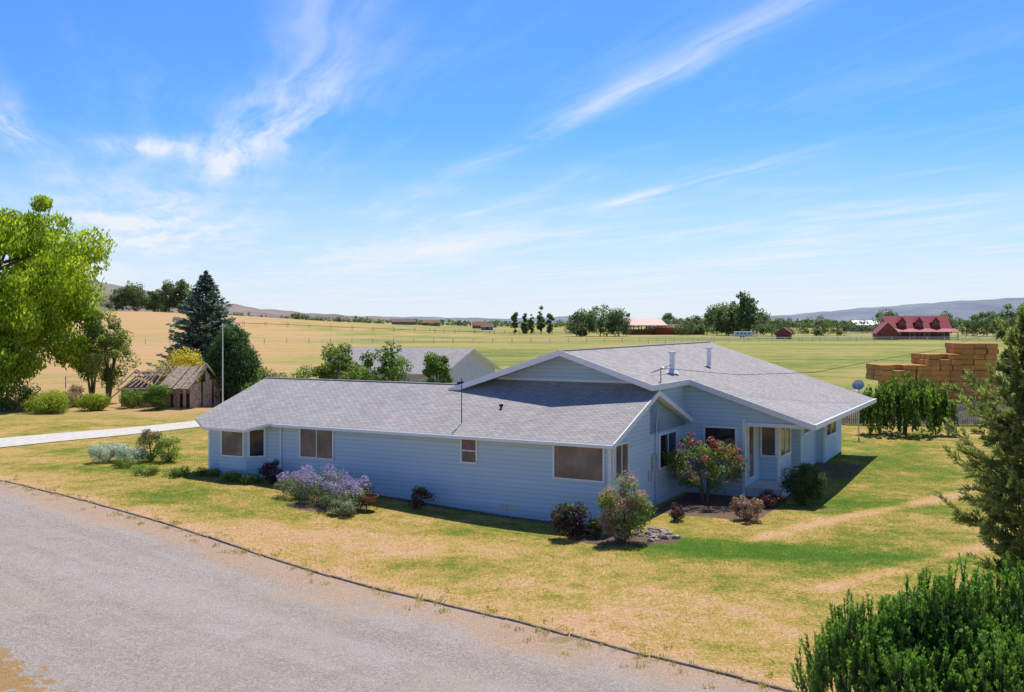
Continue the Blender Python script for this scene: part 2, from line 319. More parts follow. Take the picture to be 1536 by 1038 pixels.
boxes('corner_boards',[(-.09,.03,-.03,.0,-.9,2.55),(.0,.03,.0,.09,-.9,2.55),(U0-.03,U0+.09,-.03,0,-.6,2.55),(2.78,2.93,9.27,9.3,-.9,2.9),(2.9,2.93,9.3,9.46,-.9,2.9),(3.74,3.85,11.97,12,-.9,2.7),(3.82,3.85,12,12.12,-.9,2.7),(4.2,4.3,20.87,20.9,-.9,2.7)],white,Hs)
boxes('foundation_band',[(-17.8,0.02,-.02,0,-1.2,-.02)],siding_m,Hs)
boxes('downspouts',[(-17.1,-17.02,-.1,-.03,-.4,2.5),(.04,.11,.12,.2,-.7,2.6)],white,Hs,.01)
boxes('crawlspace_vents',[(-5.05,-4.65,-.045,-.02,-.42,-.22),(-4.6,-4.2,-.045,-.02,-.42,-.22),(-12.2,-11.8,-.045,-.02,-.25,-.08)],galv,Hs)
uR=-4.15; zR=6.17; sm=.325
def zm(u): return zR-sm*abs(u-uR)
slab('main_roof_right',[(uR,4.0,zR),(.34,4.0,zm(.34)),(.34,8.9,zm(.34)),(6.15,8.9,zm(6.15)),(6.15,26.4,zm(6.15)),(uR,26.4,zR)],.15,[sh_y,white],Hs)
slab('main_roof_left',[(uR-.002,26.4,zR),(-11.3,26.4,zm(-11.3)),(-11.3,9.3,zm(-11.3)),(-10.1,9.3,zm(-10.1)),(-10.1,4.0,zm(-10.1)),(uR-.002,4.0,zR)],.15,[sh_y,white],Hs)
boxes('ridge_cap_main',[(uR-.14,uR+.14,4.0,26.4,zR-.03,zR+.02)],sh_y,Hs)
rake('main_rake_left',(-10.1,3.998,zm(-10.1)),(uR,3.998,zR),.24,.05,'y'); rake('main_rake_right',(uR,3.998,zR),(.34,3.998,zm(.34)),.24,.05,'y')
rake('main_rake_lower',(.34,8.898,zm(.34)),(6.15,8.898,zm(6.15)),.24,.05,'y')
rake('jog_fascia',(.342,3.95,zm(.34)),(.342,8.9,zm(.34)),.22); rake('main_eave_fascia',(6.152,8.85,zm(6.15)),(6.152,26.4,zm(6.15)),.2,.1)
b=-.16
vs=[(-8.75,vU,4.1),(0,vU,4.1),(0,vU,zm(0)+b),(uR,vU,zR+b),(-8.75,vU,zm(-8.75)+b)]
mesh('upper_gable_wall',vs,[(0,1,2,3,4)],siding_m,Hs)
boxes('gable_trim',[(-8.1,-.05,vU-.04,vU-.003,zU+.02,zU+.12)],white,Hs)
mesh('main_side_wall',[(0,4.5,2.5),(0,9.3,2.5),(0,9.3,zm(0)+b),(0,4.5,zm(0)+b)],[(0,1,2,3)],siding_m,Hs)
mesh('entry_wall',[(0,9.3,-1.2),(2.9,9.3,-1.2),(2.9,9.3,2.72),(5.95,9.3,2.72),(5.95,9.3,zm(5.95)+b),(0,9.3,zm(0)+b)],[(0,1,2,5),(2,3,4,5)],siding_m,Hs)
pl=[(2.9,9.3),(2.9,12),(3.82,12),(3.82,14.7),(3.2,14.7),(3.2,16.9),(3.82,16.9),(3.82,20.9),(4.27,20.9),(4.27,26),(-11,26),(-11,9.35)]
vs=[(x,y,-1.2) for x,y in pl]+[(x,y,2.7 if x>0 else 3.6) for x,y in pl]; n=len(pl)
mesh('main_walls',vs,[(i,i+1,n+i+1,n+i) for i in range(n-1)],siding_m,Hs)
mesh('porch_soffit',[(2.6,9.32,2.705),(6.1,9.32,2.705),(6.1,26.3,2.705),(2.6,26.3,2.705)],[(0,3,2,1)],white,Hs)
boxes('porch_beam',[(2.95,6.0,9.22,9.296,2.6,2.78)],white,Hs,.01)
boxes('entry_deck',[(2.94,4.6,9.5,11.9,-.9,-.28)],palewall,Hs,.02)
def win(x0,x1,z0,z1,side,pos,mull=1,gl=None,fw=.08):
    def bx(a0,a1,d0,d1,c0,c1):
        return (a0,a1,pos-d1,pos-d0,c0,c1) if side=='f' else (pos+d0,pos+d1,a0,a1,c0,c1)
    fr=[bx(x0-fw,x1+fw,0.002,.07,z1,z1+fw),bx(x0-fw,x1+fw,0.002,.09,z0-fw,z0),bx(x0-fw,x0,0.002,.065,z0,z1),bx(x1,x1+fw,0.002,.065,z0,z1)]
    for k in range(mull):
        xm=x0+(x1-x0)*(k+1)/(mull+1); fr.append(bx(xm-.025,xm+.025,.012,.045,z0,z1))
    boxes('window_frame',fr,white,Hs,.006)
    boxes('window_glass',[bx(x0,x1,.003,.012,z0,z1)],gl or glass,Hs)
win(-15.85,-13.95,1.1,2.42,'f',0); win(-6.9,-6.2,1.45,2.4,'f',0,0); boxes('sash',[(-6.9,-6.2,-.045,-.013,1.9,1.95)],white,Hs)
win(-2.45,-.3,1.1,2.44,'f',0,0); win(.5,1.85,1.15,2.44,'s',0); win(5.7,7.9,.9,2.35,'s',0,1,dglass)
win(-20.1,-18.75,1.0,2.25,'f',-.8,0); win(1.0,2.45,1.0,2.45,'f',9.3,0,dglass); win(9.85,10.8,.1,2.5,'s',2.9,0)
win(3.02,3.66,.95,2.5,'f',12,0); win(12.3,14.3,.9,2.5,'s',3.82,1); win(17.5,19.9,1.5,2.4,'s',3.82,1); win(21.3,24,1.0,2.4,'s',4.27,1,dglass)
a0=np.array([-18.6,-.8]); a1=np.array([-17.95,0]); dv=(a1-a0); nv=np.array([dv[1],-dv[0]])/np.linalg.norm(dv)
def ang(t0,t1,o,z0,z1,mat,name):
    p=a0+dv*t0+nv*o; q=a0+dv*t1+nv*o; p2=a0+dv*t0+nv*.002; q2=a0+dv*t1+nv*.002
    vs=[(*p,z0),(*q,z0),(*q,z1),(*p,z1),(*p2,z0),(*q2,z0),(*q2,z1),(*p2,z1)]
    mesh(name,vs,[(0,1,2,3),(4,0,3,7),(1,5,6,2),(3,2,6,7),(0,4,5,1)],mat,Hs)
ang(.18,.82,.01,1.0,2.25,dglass,'bay_side_glass'); ang(.08,.18,.05,.92,2.33,white,'bay_trim_a'); ang(.82,.92,.05,.92,2.33,white,'bay_trim_b'); ang(.18,.82,.05,2.25,2.33,white,'bay_trim_c'); ang(.18,.82,.05,.92,1.0,white,'bay_trim_d')
a=Acc(); a.tube([(uR+3.6,9.0,5.0),(uR+3.6,9.0,5.95)],[.13,.13],0,12); a.tube([(uR+3.6,9.0,5.95),(uR+3.6,9.0,6.05)],[.2,.2],0,12); a.tube([(uR+3.6,9.0,6.05),(uR+3.6,9.0,6.06)],[.2,.01],0,12)
a.tube([(uR+3.6,9,5.0),(uR+3.6,9,5.2)],[.35,.15],0,12)
a.tube([(uR+3.4,15.5,5.1),(uR+3.4,15.5,6.0)],[.12,.12],0,12); a.tube([(uR+3.4,15.5,6.0),(uR+3.4,15.5,6.1)],[.19,.19],0,12); a.tube([(uR+3.4,15.5,6.1),(uR+3.4,15.5,6.11)],[.19,.01],0,12)
o=a.build('flue_pipes',[white]); o.parent=Hs
a=Acc(); a.tube([(.1,5.6,4.5),(.1,5.6,5.35),(.2,5.5,5.45),(.35,5.4,5.38)],[.035,.035,.04,.04],0,8)
a.tube([(.05,5.1,-.6),(.05,5.1,2.3),(.05,5.3,3.4)],[.03,.03,.03],0,8); o=a.build('service_mast',[galv]); o.parent=Hs
boxes('electric_meter',[(.01,.16,4.7,5.0,.9,1.6),(.01,.1,4.25,4.5,.5,.95)],galv,Hs,.02)
a=Acc(); a.tube([(.35,5.4,5.4),(2.4,10,4.95),(4.5,17,4.8),(6.5,27,5.2),(9,40,5.6),(12,60,7)],[.012]*6,0,5)
a.tube([(.35,5.4,5.4),(-.6,6.2,5.15),(-.55,8.8,5.4)],[.015]*3,0,5)
a.tube([(-7.2,-.35,2.7),(-7.2,1.0,3.1)],[.02,.02]); a.tube([(-7.3,.6,2.95),(-7.3,.6,5.0)],[.022,.018],0,6)
a.tube([(-9.6,4.2,4.2),(-9.6,4.2,4.5)],[.06,.06],0,8); a.tube([(-9.7,4.2,4.5),(-9.4,4.2,4.52)],[.09,.09],0,8); a.tube([(-6.2,2.2,3.5),(-6.2,2.2,3.72)],[.05,.05],0,8); a.tube([(-6.28,2.2,3.72),(-6.12,2.2,3.74)],[.06,.06],0,8)
o=a.build('roof_wires_and_vents',[darkmetal]); o.parent=Hs

# ---------- outbuildings ----------
def gable_building(name,x,y,rz,w,d,he,hr,wall,roof,ov=.4,extra=None,wins=()):
    e=empty(name,(x,y,h1(x,y)-.1),rz); w2,d2=w/2,d/2
    vs=[(-w2,-d2,0),(w2,-d2,0),(w2,d2,0),(-w2,d2,0),(-w2,-d2,he),(w2,-d2,he),(w2,d2,he),(-w2,d2,he),(-w2,0,hr),(w2,0,hr)]
    mesh('walls',vs,[(0,1,5,4),(1,2,6,9,5),(2,3,7,6),(3,0,4,8,7)],wall,e)
    s=(hr-he)/d2; zo=he-s*ov+.08
    slab('roof_front',[(-w2-ov,-d2-ov,zo),(w2+ov,-d2-ov,zo),(w2+ov,0,hr+.08),(-w2-ov,0,hr+.08)],.1,[roof,white],e)
    slab('roof_back',[(-w2-ov,.001,hr+.08),(w2+ov,.001,hr+.08),(w2+ov,d2+ov,zo),(-w2-ov,d2+ov,zo)],.1,[roof,white],e)
    if wins:
        boxes('windows',[(a-b_/2,a+b_/2,-d2-.06,-d2-.01,z0,z1) for a,b_,z0,z1 in wins],dglass,e); boxes('window_trim',[(a-b_/2-.15,a+b_/2+.15,-d2-.05,-d2-.003,z0-.15,z1+.15) for a,b_,z0,z1 in wins],white,e)
    return e
gable_building('garage_outbuilding',-8.3,81,-TH*.9,11.0,9,3.75,5.4,palewall,sh_x,.4,wins=((3,3,0.1,2.8),(-3,3,.1,2.8)))
e=gable_building('log_house',169,420,.0,25,11,4.6,9.8,logred,redroof,1.0,wins=((-9,2,1.2,2.8),(-3,2,1.2,2.8),(3,2,1.2,2.8),(9,2,1.2,2.8)))
slab('porch_roof',[(-14.5,-10,3.4),(14.5,-10,3.4),(14.5,-6,4.6),(-14.5,-6,4.6)],.15,[redroof,white],e)
boxes('porch_posts',[(x-.15,x+.15,-9.9,-9.6,0,3.3) for x in np.linspace(-14,14,8)],brown,e); boxes('porch_rail',[(-14,14,-9.85,-9.75,.9,1.05)],brown,e)
for xx in (-7,0,7):
    mesh('dormer_wall',[(xx-1.5,-4.6,5.5),(xx+1.5,-4.6,5.5),(xx+1.5,-4.6,7.6),(xx,-4.6,9.4),(xx-1.5,-4.6,7.6)],[(0,1,2,3,4)],logred,e)
    slab('dormer_roof_l',[(xx-2.1,-5,7.1),(xx,-5,9.7),(xx,0,9.7),(xx-2.1,0,7.1)],.1,[redroof,white],e); slab('dormer_roof_r',[(xx+.001,-5,9.7),(xx+2.1,-5,7.1),(xx+2.1,0,7.1),(xx+.001,0,9.7)],.1,[redroof,white],e)
    boxes('dormer_window',[(xx-.6,xx+.6,-4.7,-4.61,6,7.4)],dglass,e)
gable_building('log_house_annexe',153,410,math.radians(80),11,8,3.2,7.2,logred,redroof,.6,wins=((0,2,1,2.4),))
gable_building('red_shed',117,430,math.radians(70),6,6,3.0,5.0,logred,redroof,.4,wins=((0,1.5,.2,2.2),))
e=empty('pavilion',(74,560,h1(74,560)-.1)); slab('roof_front',[(-12,-7,5.5),(12,-7,5.5),(9,0,9.2),(-9,0,9.2)],.2,[redroof,white],e); slab('roof_back',[(-9,.01,9.2),(9,.01,9.2),(12,7,5.5),(-12,7,5.5)],.2,[redroof,white],e)
boxes('posts',[(x-.25,x+.25,y-.25,y+.25,0,5.4) for x in np.linspace(-11,11,6) for y in (-6,6)],logred,e); boxes('lean_to',[(6,19,-2,5,0,4.2)],logred,e,.1); boxes('log_stack',[(-9,8,1,5,0,3.2)],brown,e,.1)
gable_building('brown_barn',98,570,0,22,9,3.5,6.0,brown,brown,.4,wins=((-5,3,.2,3),(4,2,1,2.2)))
gable_building('blue_barn',250,700,0,24,14,5.2,8.0,bluegrey,galv,.4,wins=((-5,4,.2,4),))
gable_building('farm_shed',-30,950,0,15,8,3.5,6.5,brown,brown,.5,wins=((0,3,.2,2.8),))
gable_building('farm_shed',-20,800,.1,9,7,3,5.5,bluegrey,brown,.5,wins=((0,3,.2,2.8),)); gable_building('farm_shed',292,560,.1,14,9,3.5,6,brown,brown,.5,wins=((0,3,.2,2.8),))
gable_building('farm_house',-125,1150,.2,26,10,4,7,bluegrey,brown,.5,wins=((-5,2,1,2.5),(5,2,1,2.5))); gable_building('farm_barn',-95,1180,0,20,12,4,7,brown,brown,.5,wins=((0,4,0,3),))
e=empty('horse_trailer',(104,450,h1(104,450)))
vs=[(-4,-1.1,.6),(3.2,-1.1,.6),(4.4,-1.1,1.5),(4.4,-1.1,2.6),(4.0,-1.1,2.9),(-4,-1.1,2.9)]; vs+= [(x,-y,z) for x,y,z in vs]
mesh('body',vs,[(0,1,2,3,4,5),(11,10,9,8,7,6)]+[(i,6+i,6+(i+1)%6,(i+1)%6) for i in range(6)],white,e,bev=.1)
boxes('windows',[(x,x+1,-1.13,-1.101,1.8,2.3) for x in (-3.2,-1.5,.2,1.9)],dglass,e)
a=Acc()
for x in (-1.2,0): a.tube([(x,-1.2,.4),(x,-.9,.4)],[.4,.4],0,14); a.tube([(x,-1.2,.4),(x,-1.21,.4)],[.4,.01],0,14)
a.tube([(4.4,0,1.6),(5.4,0,1.4),(5.4,0,.1)],[.1,.08,.06]); o=a.build('wheels_and_hitch',[darkmetal]); o.parent=e
e=empty('old_wooden_shed',(-30.3,88.5,h1(-30.3,88.5)),math.radians(-20))
bl=[]
for i in range(22):
    x=-3.6+i*.33
    if rng.random()<.8: bl.append((x,x+.29,-2.0,-1.95,-.1,(1.0 if i<12 else 1.7)+rng.uniform(-.35,.3)))
for i in range(14):
    y=-1.9+i*.3
    if rng.random()<.88: bl.append((3.62,3.67,y,y+.26,-.1,2.1+rng.uniform(-.3,.9)*(1-abs(y)/3)))
    bl.append((-3.67,-3.62,y,y+.26,-.1,1.6+.7*(1-abs(y)/2)))
for i in range(20):
    x=-3.5+i*.36
    bl.append((x,x+.32,2.0,2.05,-.1,2.0))
boxes('wall_boards',bl,wood,e)
def beam(p,q,r,acc): acc.tube([p,q],[r,r],0,4)
a=Acc()
for i in range(13):
    x=-3.7+i*.62; sag=.5*math.sin(i*.9)+(.6 if i<5 else 0)
    beam((x,-2.3,1.7),(x+.1,0,3.5-sag*.6),.07,a); beam((x+.1,0,3.5-sag*.6),(x,2.3,2.0),.07,a)
beam((-3.8,0,2.85),(0,0,3.0),.1,a); beam((0,0,3.1),(3.9,0,3.4),.1,a); beam((-3.9,-2.2,1.5),(3.9,-2.2,1.75),.08,a)
beam((-5.2,-2.6,.0),(-2.6,-1.2,2.6),.07,a); beam((1.2,-3.0,.0),(2.0,-.2,3.1),.06,a)
for i in range(8):
    x=.6+i*.42; z=rng.uniform(-.06,.06)
    a.add([[(x,-2.5,1.72+z),(x+.38,-2.5,1.72+z),(x+.42,0.05,3.52+z),(x+.04,.05,3.52+z)]],0,.5)
for i in range(7):
    x=-3.8+i*.6; a.add([[(x,-.3,2.6),(x+.5,-.2,2.6),(x+.5,2.4,1.9),(x,2.4,1.9)]],0,.5)
o=a.build('roof_timbers',[wood]); o.parent=e
boxes('inner_dark_boards',[(-3.4,3.4,-1.2,-1.15,0,1.2)],simple('old_brown_boards',(.17,.07,.05),.9,.4,6),e)
straw,t=newmat('straw'); co=t.n('ShaderNodeTexCoord').outputs['Object']; mp=t.n('ShaderNodeMapping',{'Vector':co,'Scale':(3,3,9)}).outputs[0]; n=t.noise(mp,3,6,.8)
cell=t.n('ShaderNodeTexVoronoi',{'Vector':co,'Scale':1.1}); cs=t.n('ShaderNodeSeparateColor',{0:cell.outputs['Color']}).outputs[0]
finish(t,t.mix(1.0,t.mix(n,(.40,.16,.035),(.82,.47,.16)),t.g(t.rng(cs,0,1,.8,1.12)),'MULTIPLY'),.95,n,.9,.08)
e=empty('hay_bale_stack',(38.5,90,h1(38,90))); bl=[]
for c_ in range(10):
    for k in range(4):
        top=[8,8,8,8,10,10,10,12,12,12][c_]-(1 if (k==0 and c_ in (1,5)) else 0)
        for j in range(top):
            if k>0 and j<top-3: continue
            jx,jy=rng.normal(0,.07,2); x=-5.2+c_*1.05; y=k*1.0+(j%2)*.05; bl.append((x+jx,x+1.03+jx,y+jy,y+.98+jy,j*.49,j*.49+.482))
boxes('bales',bl,straw,e,.05)
def picket(name,pts,hgt,mat,pitch=.16,wdt=.13):
    e=empty(name); vs=[];fs=[]
    for (ax,ay),(bx,by) in zip(pts[:-1],pts[1:]):
        L=math.hypot(bx-ax,by-ay); dx,dy=(bx-ax)/L,(by-ay)/L; nxx,nyy=-dy,dx
        def bx3(s0,s1,o0,o1,z0,z1):
            i=len(vs)
            for z in (z0,z1):
                for s_,o_ in ((s0,o0),(s1,o0),(s1,o1),(s0,o1)): vs.append((ax+dx*s_+nxx*o_,ay+dy*s_+nyy*o_,z))
            fs.extend([tuple(i+k for k in f) for f in ((0,3,2,1),(4,5,6,7),(0,1,5,4),(1,2,6,5),(2,3,7,6),(3,0,4,7))])
        s=0
        while s<L:
            z=h1(ax+dx*s,ay+dy*s)
            if rng.random()<.95: bx3(s,s+wdt,0,.02,z+.03,z+hgt+rng.uniform(-.1,.06))
            s+=pitch
        s=0
        while s<L:
            z=h1(ax+dx*s,ay+dy*s); bx3(s,s+.1,.06,.16,z-.1,z+hgt); s2=min(s+2.4,L); bx3(s,s2,.022,.058,z+.3,z+.38); bx3(s,s2,.022,.058,z+hgt-.35,z+hgt-.27); s+=2.4
    mesh('boards',vs,fs,mat,e)
greywood=simple('grey_fence_wood',(.45,.39,.34),.9,.35,3)
palefence=simple('pale_fence_posts',(.7,.68,.64),.8,.15,3)
picket('weathered_wood_fence',[(19.5,76),(44,76)],1.8,greywood)
def wirefence(name,pts,sp,hgt,r=.09,mat=None,rr=.02):
    a=Acc()
    for (ax,ay),(bx,by) in zip(pts[:-1],pts[1:]):
        L=math.hypot(bx-ax,by-ay); n=int(L/sp); P=[(ax+(bx-ax)*i/n,ay+(by-ay)*i/n) for i in range(n+1)]
        for p in P: z=h1(*p); a.tube([(p[0],p[1],z-.1),(p[0],p[1],z+hgt)],[r,r*.9],0,5)
        for f in (.5,.95):
            a.tube([(p[0],p[1],h1(*p)+hgt*f) for p in P],[rr]*len(P),0,4)
    return a.build(name,[mat or greywood])
wirefence('field_fence',[(-110,300),(-20,340),(60,370),(200,385),(300,390)],7,1.6,.14,palefence,.05); wirefence('field_fence',[(-60,620),(60,600),(300,560)],9,1.8,.2,palefence,.06)
wirefence('field_fence',[(-50,112),(-20,118),(5,125)],3.5,1.3,.07); wirefence('field_fence',[(45,330),(230,470)],8,1.6,.13,palefence,.04)
a=Acc(); X0=-175
pts=[(X0+i*11,520+i*3) for i in range(22)]
a.tube([(x,y,h1(x,y)+1.3) for x,y in pts],[.12]*22,0,5)
for x,y in pts:
    z=h1(x,y)+1.2; an=np.linspace(0,2*np.pi,17); a.tube([(x+.3*math.cos(q),y+1.1*math.cos(q),z+1.1*math.sin(q)) for q in an],[.08]*17,0,4)
a.build('irrigation_wheel_line',[darkmetal])
a=Acc(); X,Y=23.4,67.5; z=h1(X,Y); a.tube([(0,0,-.1),(0,0,3.3)],[.04,.04],0,8)
th=np.linspace(0,1,7); dirv=np.array([-.45,-.75,.5]); dirv/=np.linalg.norm(dirv); s1=np.cross(dirv,[0,0,1]); s1/=np.linalg.norm(s1); s2=np.cross(s1,dirv); Q=[]
def dp(r,q): return np.array([0,0,3.5])+dirv*(.18*r*r)+.4*r*(math.cos(q)*s1+math.sin(q)*s2)
for i in range(6):
    for j in range(20): q0,q1=j*math.pi/10,(j+1)*math.pi/10; Q.append([dp(th[i],q0),dp(th[i],q1),dp(th[i+1],q1),dp(th[i+1],q0)])
a.add(Q,0,.5); a.tube([dp(1,-1.57),np.array([0,0,3.5])+dirv*.5],[.015,.015],0,5); a.build('satellite_dish',[galv],(X,Y,z))
a=Acc(); a.tube([(0,0,-.1),(0,0,7.2)],[.06,.04],0,8); a.tube([(-.25,0,7.1),(.25,0,7.1)],[.03,.03],0,6); a.tube([(0,0,7.2),(0,0,7.3)],[.08,.08],0,8); a.build('flag_pole',[white],(-24.3,84,h1(-24.3,84)))
a=Acc(); prof=[(.08,.32),(.28,.36),(.42,.5),(.46,.62),(.43,.62),(.38,.5),(.2,.42),(.02,.4)]
Q=[]
for (r0,z0),(r1,z1) in zip(prof[:-1],prof[1:]):
    for j in range(18): q0,q1=j*math.pi/9,(j+1)*math.pi/9; Q.append([(r0*math.cos(q0),r0*math.sin(q0),z0),(r0*math.cos(q1),r0*math.sin(q1),z0),(r1*math.cos(q1),r1*math.sin(q1),z1),(r1*math.cos(q0),r1*math.sin(q0),z1)])
a.add(Q,0,.5)
for q in (.5,2.6,4.7): a.tube([(.3*math.cos(q),.3*math.sin(q),.4),(.42*math.cos(q),.42*math.sin(q),-.05)],[.025,.02],0,5)
a.build('rusty_fire_bowl',[rust],(-6.05,42.0,h1(-6.05,42.0)))
e=empty('garden_rocks')
for i in range(46):
    x=5.4+rng.normal(0,.4); y=38.5+rng.normal(0,.45); r=rng.uniform(.05,.17)
    vv=unit(26)*r*np.array([1.2,1,.7])*rng.uniform(.8,1.1,(26,1))+[x,y,h1(x,y)+r*.3]
    bm=bmesh.new(); [bm.verts.new(p) for p in vv]; bmesh.ops.convex_hull(bm,input=bm.verts); mm=bpy.data.meshes.new('rock'); bm.to_mesh(mm); bm.free(); mm.materials.append(stone); link(bpy.data.objects.new('rock',mm),e)

# ---------- vegetation ----------
L_w=leafmat('willow_leaves',(.10,.17,.012),(.46,.54,.04),.5)
L_g=leafmat('green_leaves',(.04,.09,.016),(.22,.32,.05),.42)
L_g2=leafmat('mid_green_leaves',(.08,.13,.025),(.29,.37,.08),.42)
L_d=leafmat('dark_leaves',(.02,.045,.012),(.10,.16,.04),.3)
L_sp=leafmat('blue_spruce_needles',(.04,.08,.065),(.22,.32,.27),.25)
L_j=leafmat('juniper_foliage',(.02,.06,.018),(.11,.19,.05),.3)
L_pine=leafmat('pine_needles',(.06,.10,.028),(.36,.40,.14),.38)
L_mugo=leafmat('mugo_needles',(.018,.08,.01),(.24,.42,.07),.35)
L_y=leafmat('golden_yew',(.13,.2,.015),(.47,.52,.05),.4)
L_yf=leafmat('yellow_flowers',(.3,.27,.03),(.75,.62,.08),.35)
L_pur=leafmat('purple_leaves',(.03,.016,.02),(.16,.06,.07),.3)
L_red=leafmat('red_leaves',(.20,.04,.045),(.48,.17,.15),.35)
L_pink=leafmat('russet_leaves',(.18,.11,.08),(.5,.33,.28),.35)
L_lav=leafmat('lavender_flowers',(.22,.16,.42),(.50,.40,.76),.3)
L_lavg=leafmat('lavender_foliage',(.13,.17,.09),(.34,.38,.22),.3)
L_sil=leafmat('silver_foliage',(.3,.36,.3),(.66,.72,.62),.25)
L_far=leafmat('distant_foliage',(.06,.10,.045),(.21,.28,.12),.35)

tree('willow_tree',-46.6,90,20,18.6,[L_w],.55,200,330,.42,.06,1,1.65,1.6,.58)
tree('willow_tree',-44.5,84,12.5,9,[L_w],.3,90,240,.36,.0,1,1.25,1.6,.58)
tree('maple_tree',-37.6,93,8.3,5.4,[L_g2],.16,52,160,.24,.16,4,.75)
tree('maple_tree',-40.3,96,7.8,4.8,[L_g],.14,42,150,.24,.16,3,.8)
bush('round_yew_hedge',-37.8,82,1.7,4.0,L_y,40,240,.13,.5,aspect=.6); bush('round_yew_hedge',-35.4,84.5,1.45,3.2,L_y,34,220,.13,.45)
bush('red_barberry_bush',-38.5,88,2.0,2.8,L_pink,24,120,.15); bush('green_shrub',-30.0,84.6,2.3,2.9,L_g,30,170,.15); bush('green_shrub',-33,86.5,1.6,2.4,L_g2,20,120,.14)
bush('dark_shrub',-42,84,2.6,4.4,L_g,28,160,.18)
bush('yellow_flowering_shrub',-33.5,102,4.8,5.4,L_yf,40,160,.22)
def spruce(name,x,y,h,wd,mat,levels=26,per=11,nd=26,ls=.45,trunk=.25,zb=.04,curve=.8,up=0.):
    a=Acc(); a.tube([(0,0,-.1),(0,0,h*.5),(0,0,h*.98)],[trunk,trunk*.6,.03])
    for i in range(levels):
        f=i/(levels-1); z=h*(zb+(1-zb)*f); R=wd/2*((1-f)**curve)*rng.uniform(.85,1.08)+.1
        k=max(4,int(per*(1-f*.5)))
        for j in range(k):
            an=j*2*math.pi/k+i*1.7+rng.uniform(-.25,.25); r=R*rng.uniform(.72,1.12); d=np.array([math.cos(an),math.sin(an),0]); dz=-.18*r+up*r
            p0=np.array([0,0,z+.12*r]); p1=p0+d*r*.6+[0,0,dz*.8]; p2=p0+d*r+[0,0,dz*.8+.1*r]
            a.tube([p0,p1,p2],[.05*(1-f)+.012,.03*(1-f)+.008,.008],k=4)
            n=int(nd*(.35+r/(wd/2))); tt=rng.uniform(.18,1.03,n)**.75
            p=p0+(p2-p0)*tt[:,None]; p[:,2]+=(p1[2]-(p0[2]+(p2[2]-p0[2])*.6))*np.sin(np.pi*np.clip(tt,0,1))
            side=np.array([-d[1],d[0],0]); w_=(1.05-tt*.75)*.34*r; p=p+side*(rng.uniform(-1,1,n)*w_)[:,None]; p[:,2]+=rng.normal(-.03,.12,n)*ls*1.6
            dd_=d+side*rng.normal(0,.7,n)[:,None]+rng.normal(0,.25,(n,3)); nr=np.array([0,0,1])+rng.normal(0,.5,(n,3))
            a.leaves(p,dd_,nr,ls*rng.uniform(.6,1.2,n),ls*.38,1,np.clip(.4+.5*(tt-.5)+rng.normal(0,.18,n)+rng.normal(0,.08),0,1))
    return a.build(name,[bark,mat],(x,y,h1(x,y)))
spruce('blue_spruce_tree',-39.8,130,13.8,13.2,L_sp,32,15,60,.64,.3,.02,.72)
a=Acc(); a.tube([(0,0,-.1),(0,0,5)],[.16,.05])
zq=rng.uniform(.03,1,190); Rj=2.9*np.minimum(1,(1-zq)**.5*1.15)*np.clip(.75+zq*1.2,0,1); an=rng.uniform(0,6.28,190); P=np.stack([Rj*np.cos(an)*.9,Rj*np.sin(an)*.9,.3+zq*6.3],1)
clumps(a,P,rng.uniform(.35,.7,190),130,.22,1,.42,-1.2,.4,1.3); clumps(a,P*np.array([.45,.45,.95]),np.full(190,.6),40,.3,1,.1); a.build('juniper_tree',[bark,L_j],(-25.4,91,h1(-25.4,91)))
tree('ornamental_tree',-11.4,67,6.5,3.9,[L_g2],.1,44,150,.2,.2,3,.55); tree('ornamental_tree',-8.6,66,6.2,4.3,[L_g],.1,60,170,.2,.15,3,.6); tree('ornamental_tree',-5.1,66,5.6,2.7,[L_g],.08,34,140,.18,.3,2,.42)
bush('green_shrub',-14.8,70,4.6,3.6,L_g2,26,150,.18); bush('green_shrub',-17.5,72,4.4,3.2,L_g,24,150,.18); bush('russet_shrub',-17.5,75,4.3,3.4,L_pink,20,120,.18); bush('green_shrub',-12.5,69,5.2,3,L_g2,24,150,.18)
bush('lavender_bush',-9.5,44.2,1.1,2.1,L_lavg,22,130,.09,tipmat=L_lav); bush('lavender_bush',-8.2,43.2,1.35,2.4,L_lavg,26,150,.09,tipmat=L_lav); bush('lavender_bush',-7.2,41.9,1.1,2.2,L_lavg,24,140,.09,tipmat=L_lav); bush('lavender_bush',-6.9,40.8,.7,1.2,L_lavg,20,120,.09,.7); bush('lavender_bush',-6.8,43.0,1.15,1.8,L_lavg,20,120,.09,tipmat=L_lav)
bush('barberry_bush',-11.2,47.0,1.15,1.3,L_pur,20,140,.08,.4); bush('barberry_bush',-3.95,42.7,.95,1.2,L_pur,16,90,.08,.6,tipmat=L_g)
bush('barberry_bush',2.2,38,1.35,1.6,L_pur,30,150,.08,.2,tipmat=L_d); bush('smoke_bush',4.2,37.3,2.5,2.0,L_g2,34,110,.1,.5,tipmat=L_pink); bush('smoke_bush',4.0,37.1,2.0,1.8,L_pink,26,100,.09); bush('boxwood_shrub',3.1,38.1,.8,.8,L_d,14,100,.08,.3)
a_=tree('crabapple_tree',8.8,45.4,3.1,4.0,[L_g2],.06,50,110,.12,.1,5,.42)
a=Acc(); P=crown_pts(16,1.65,1.95,1.2,.85,.1); clumps(a,P,rng.uniform(.12,.24,len(P)),50,.11,0,.4); o=a.build('red_new_growth',[L_red]); o.parent=a_
a=Acc(); P=crown_pts(52,1.65,1.6,1.2,.85,-.5); clumps(a,P,rng.uniform(.12,.26,len(P)),46,.11,0,.5); o=a.build('pale_seed_heads',[L_pink]); o.parent=a_
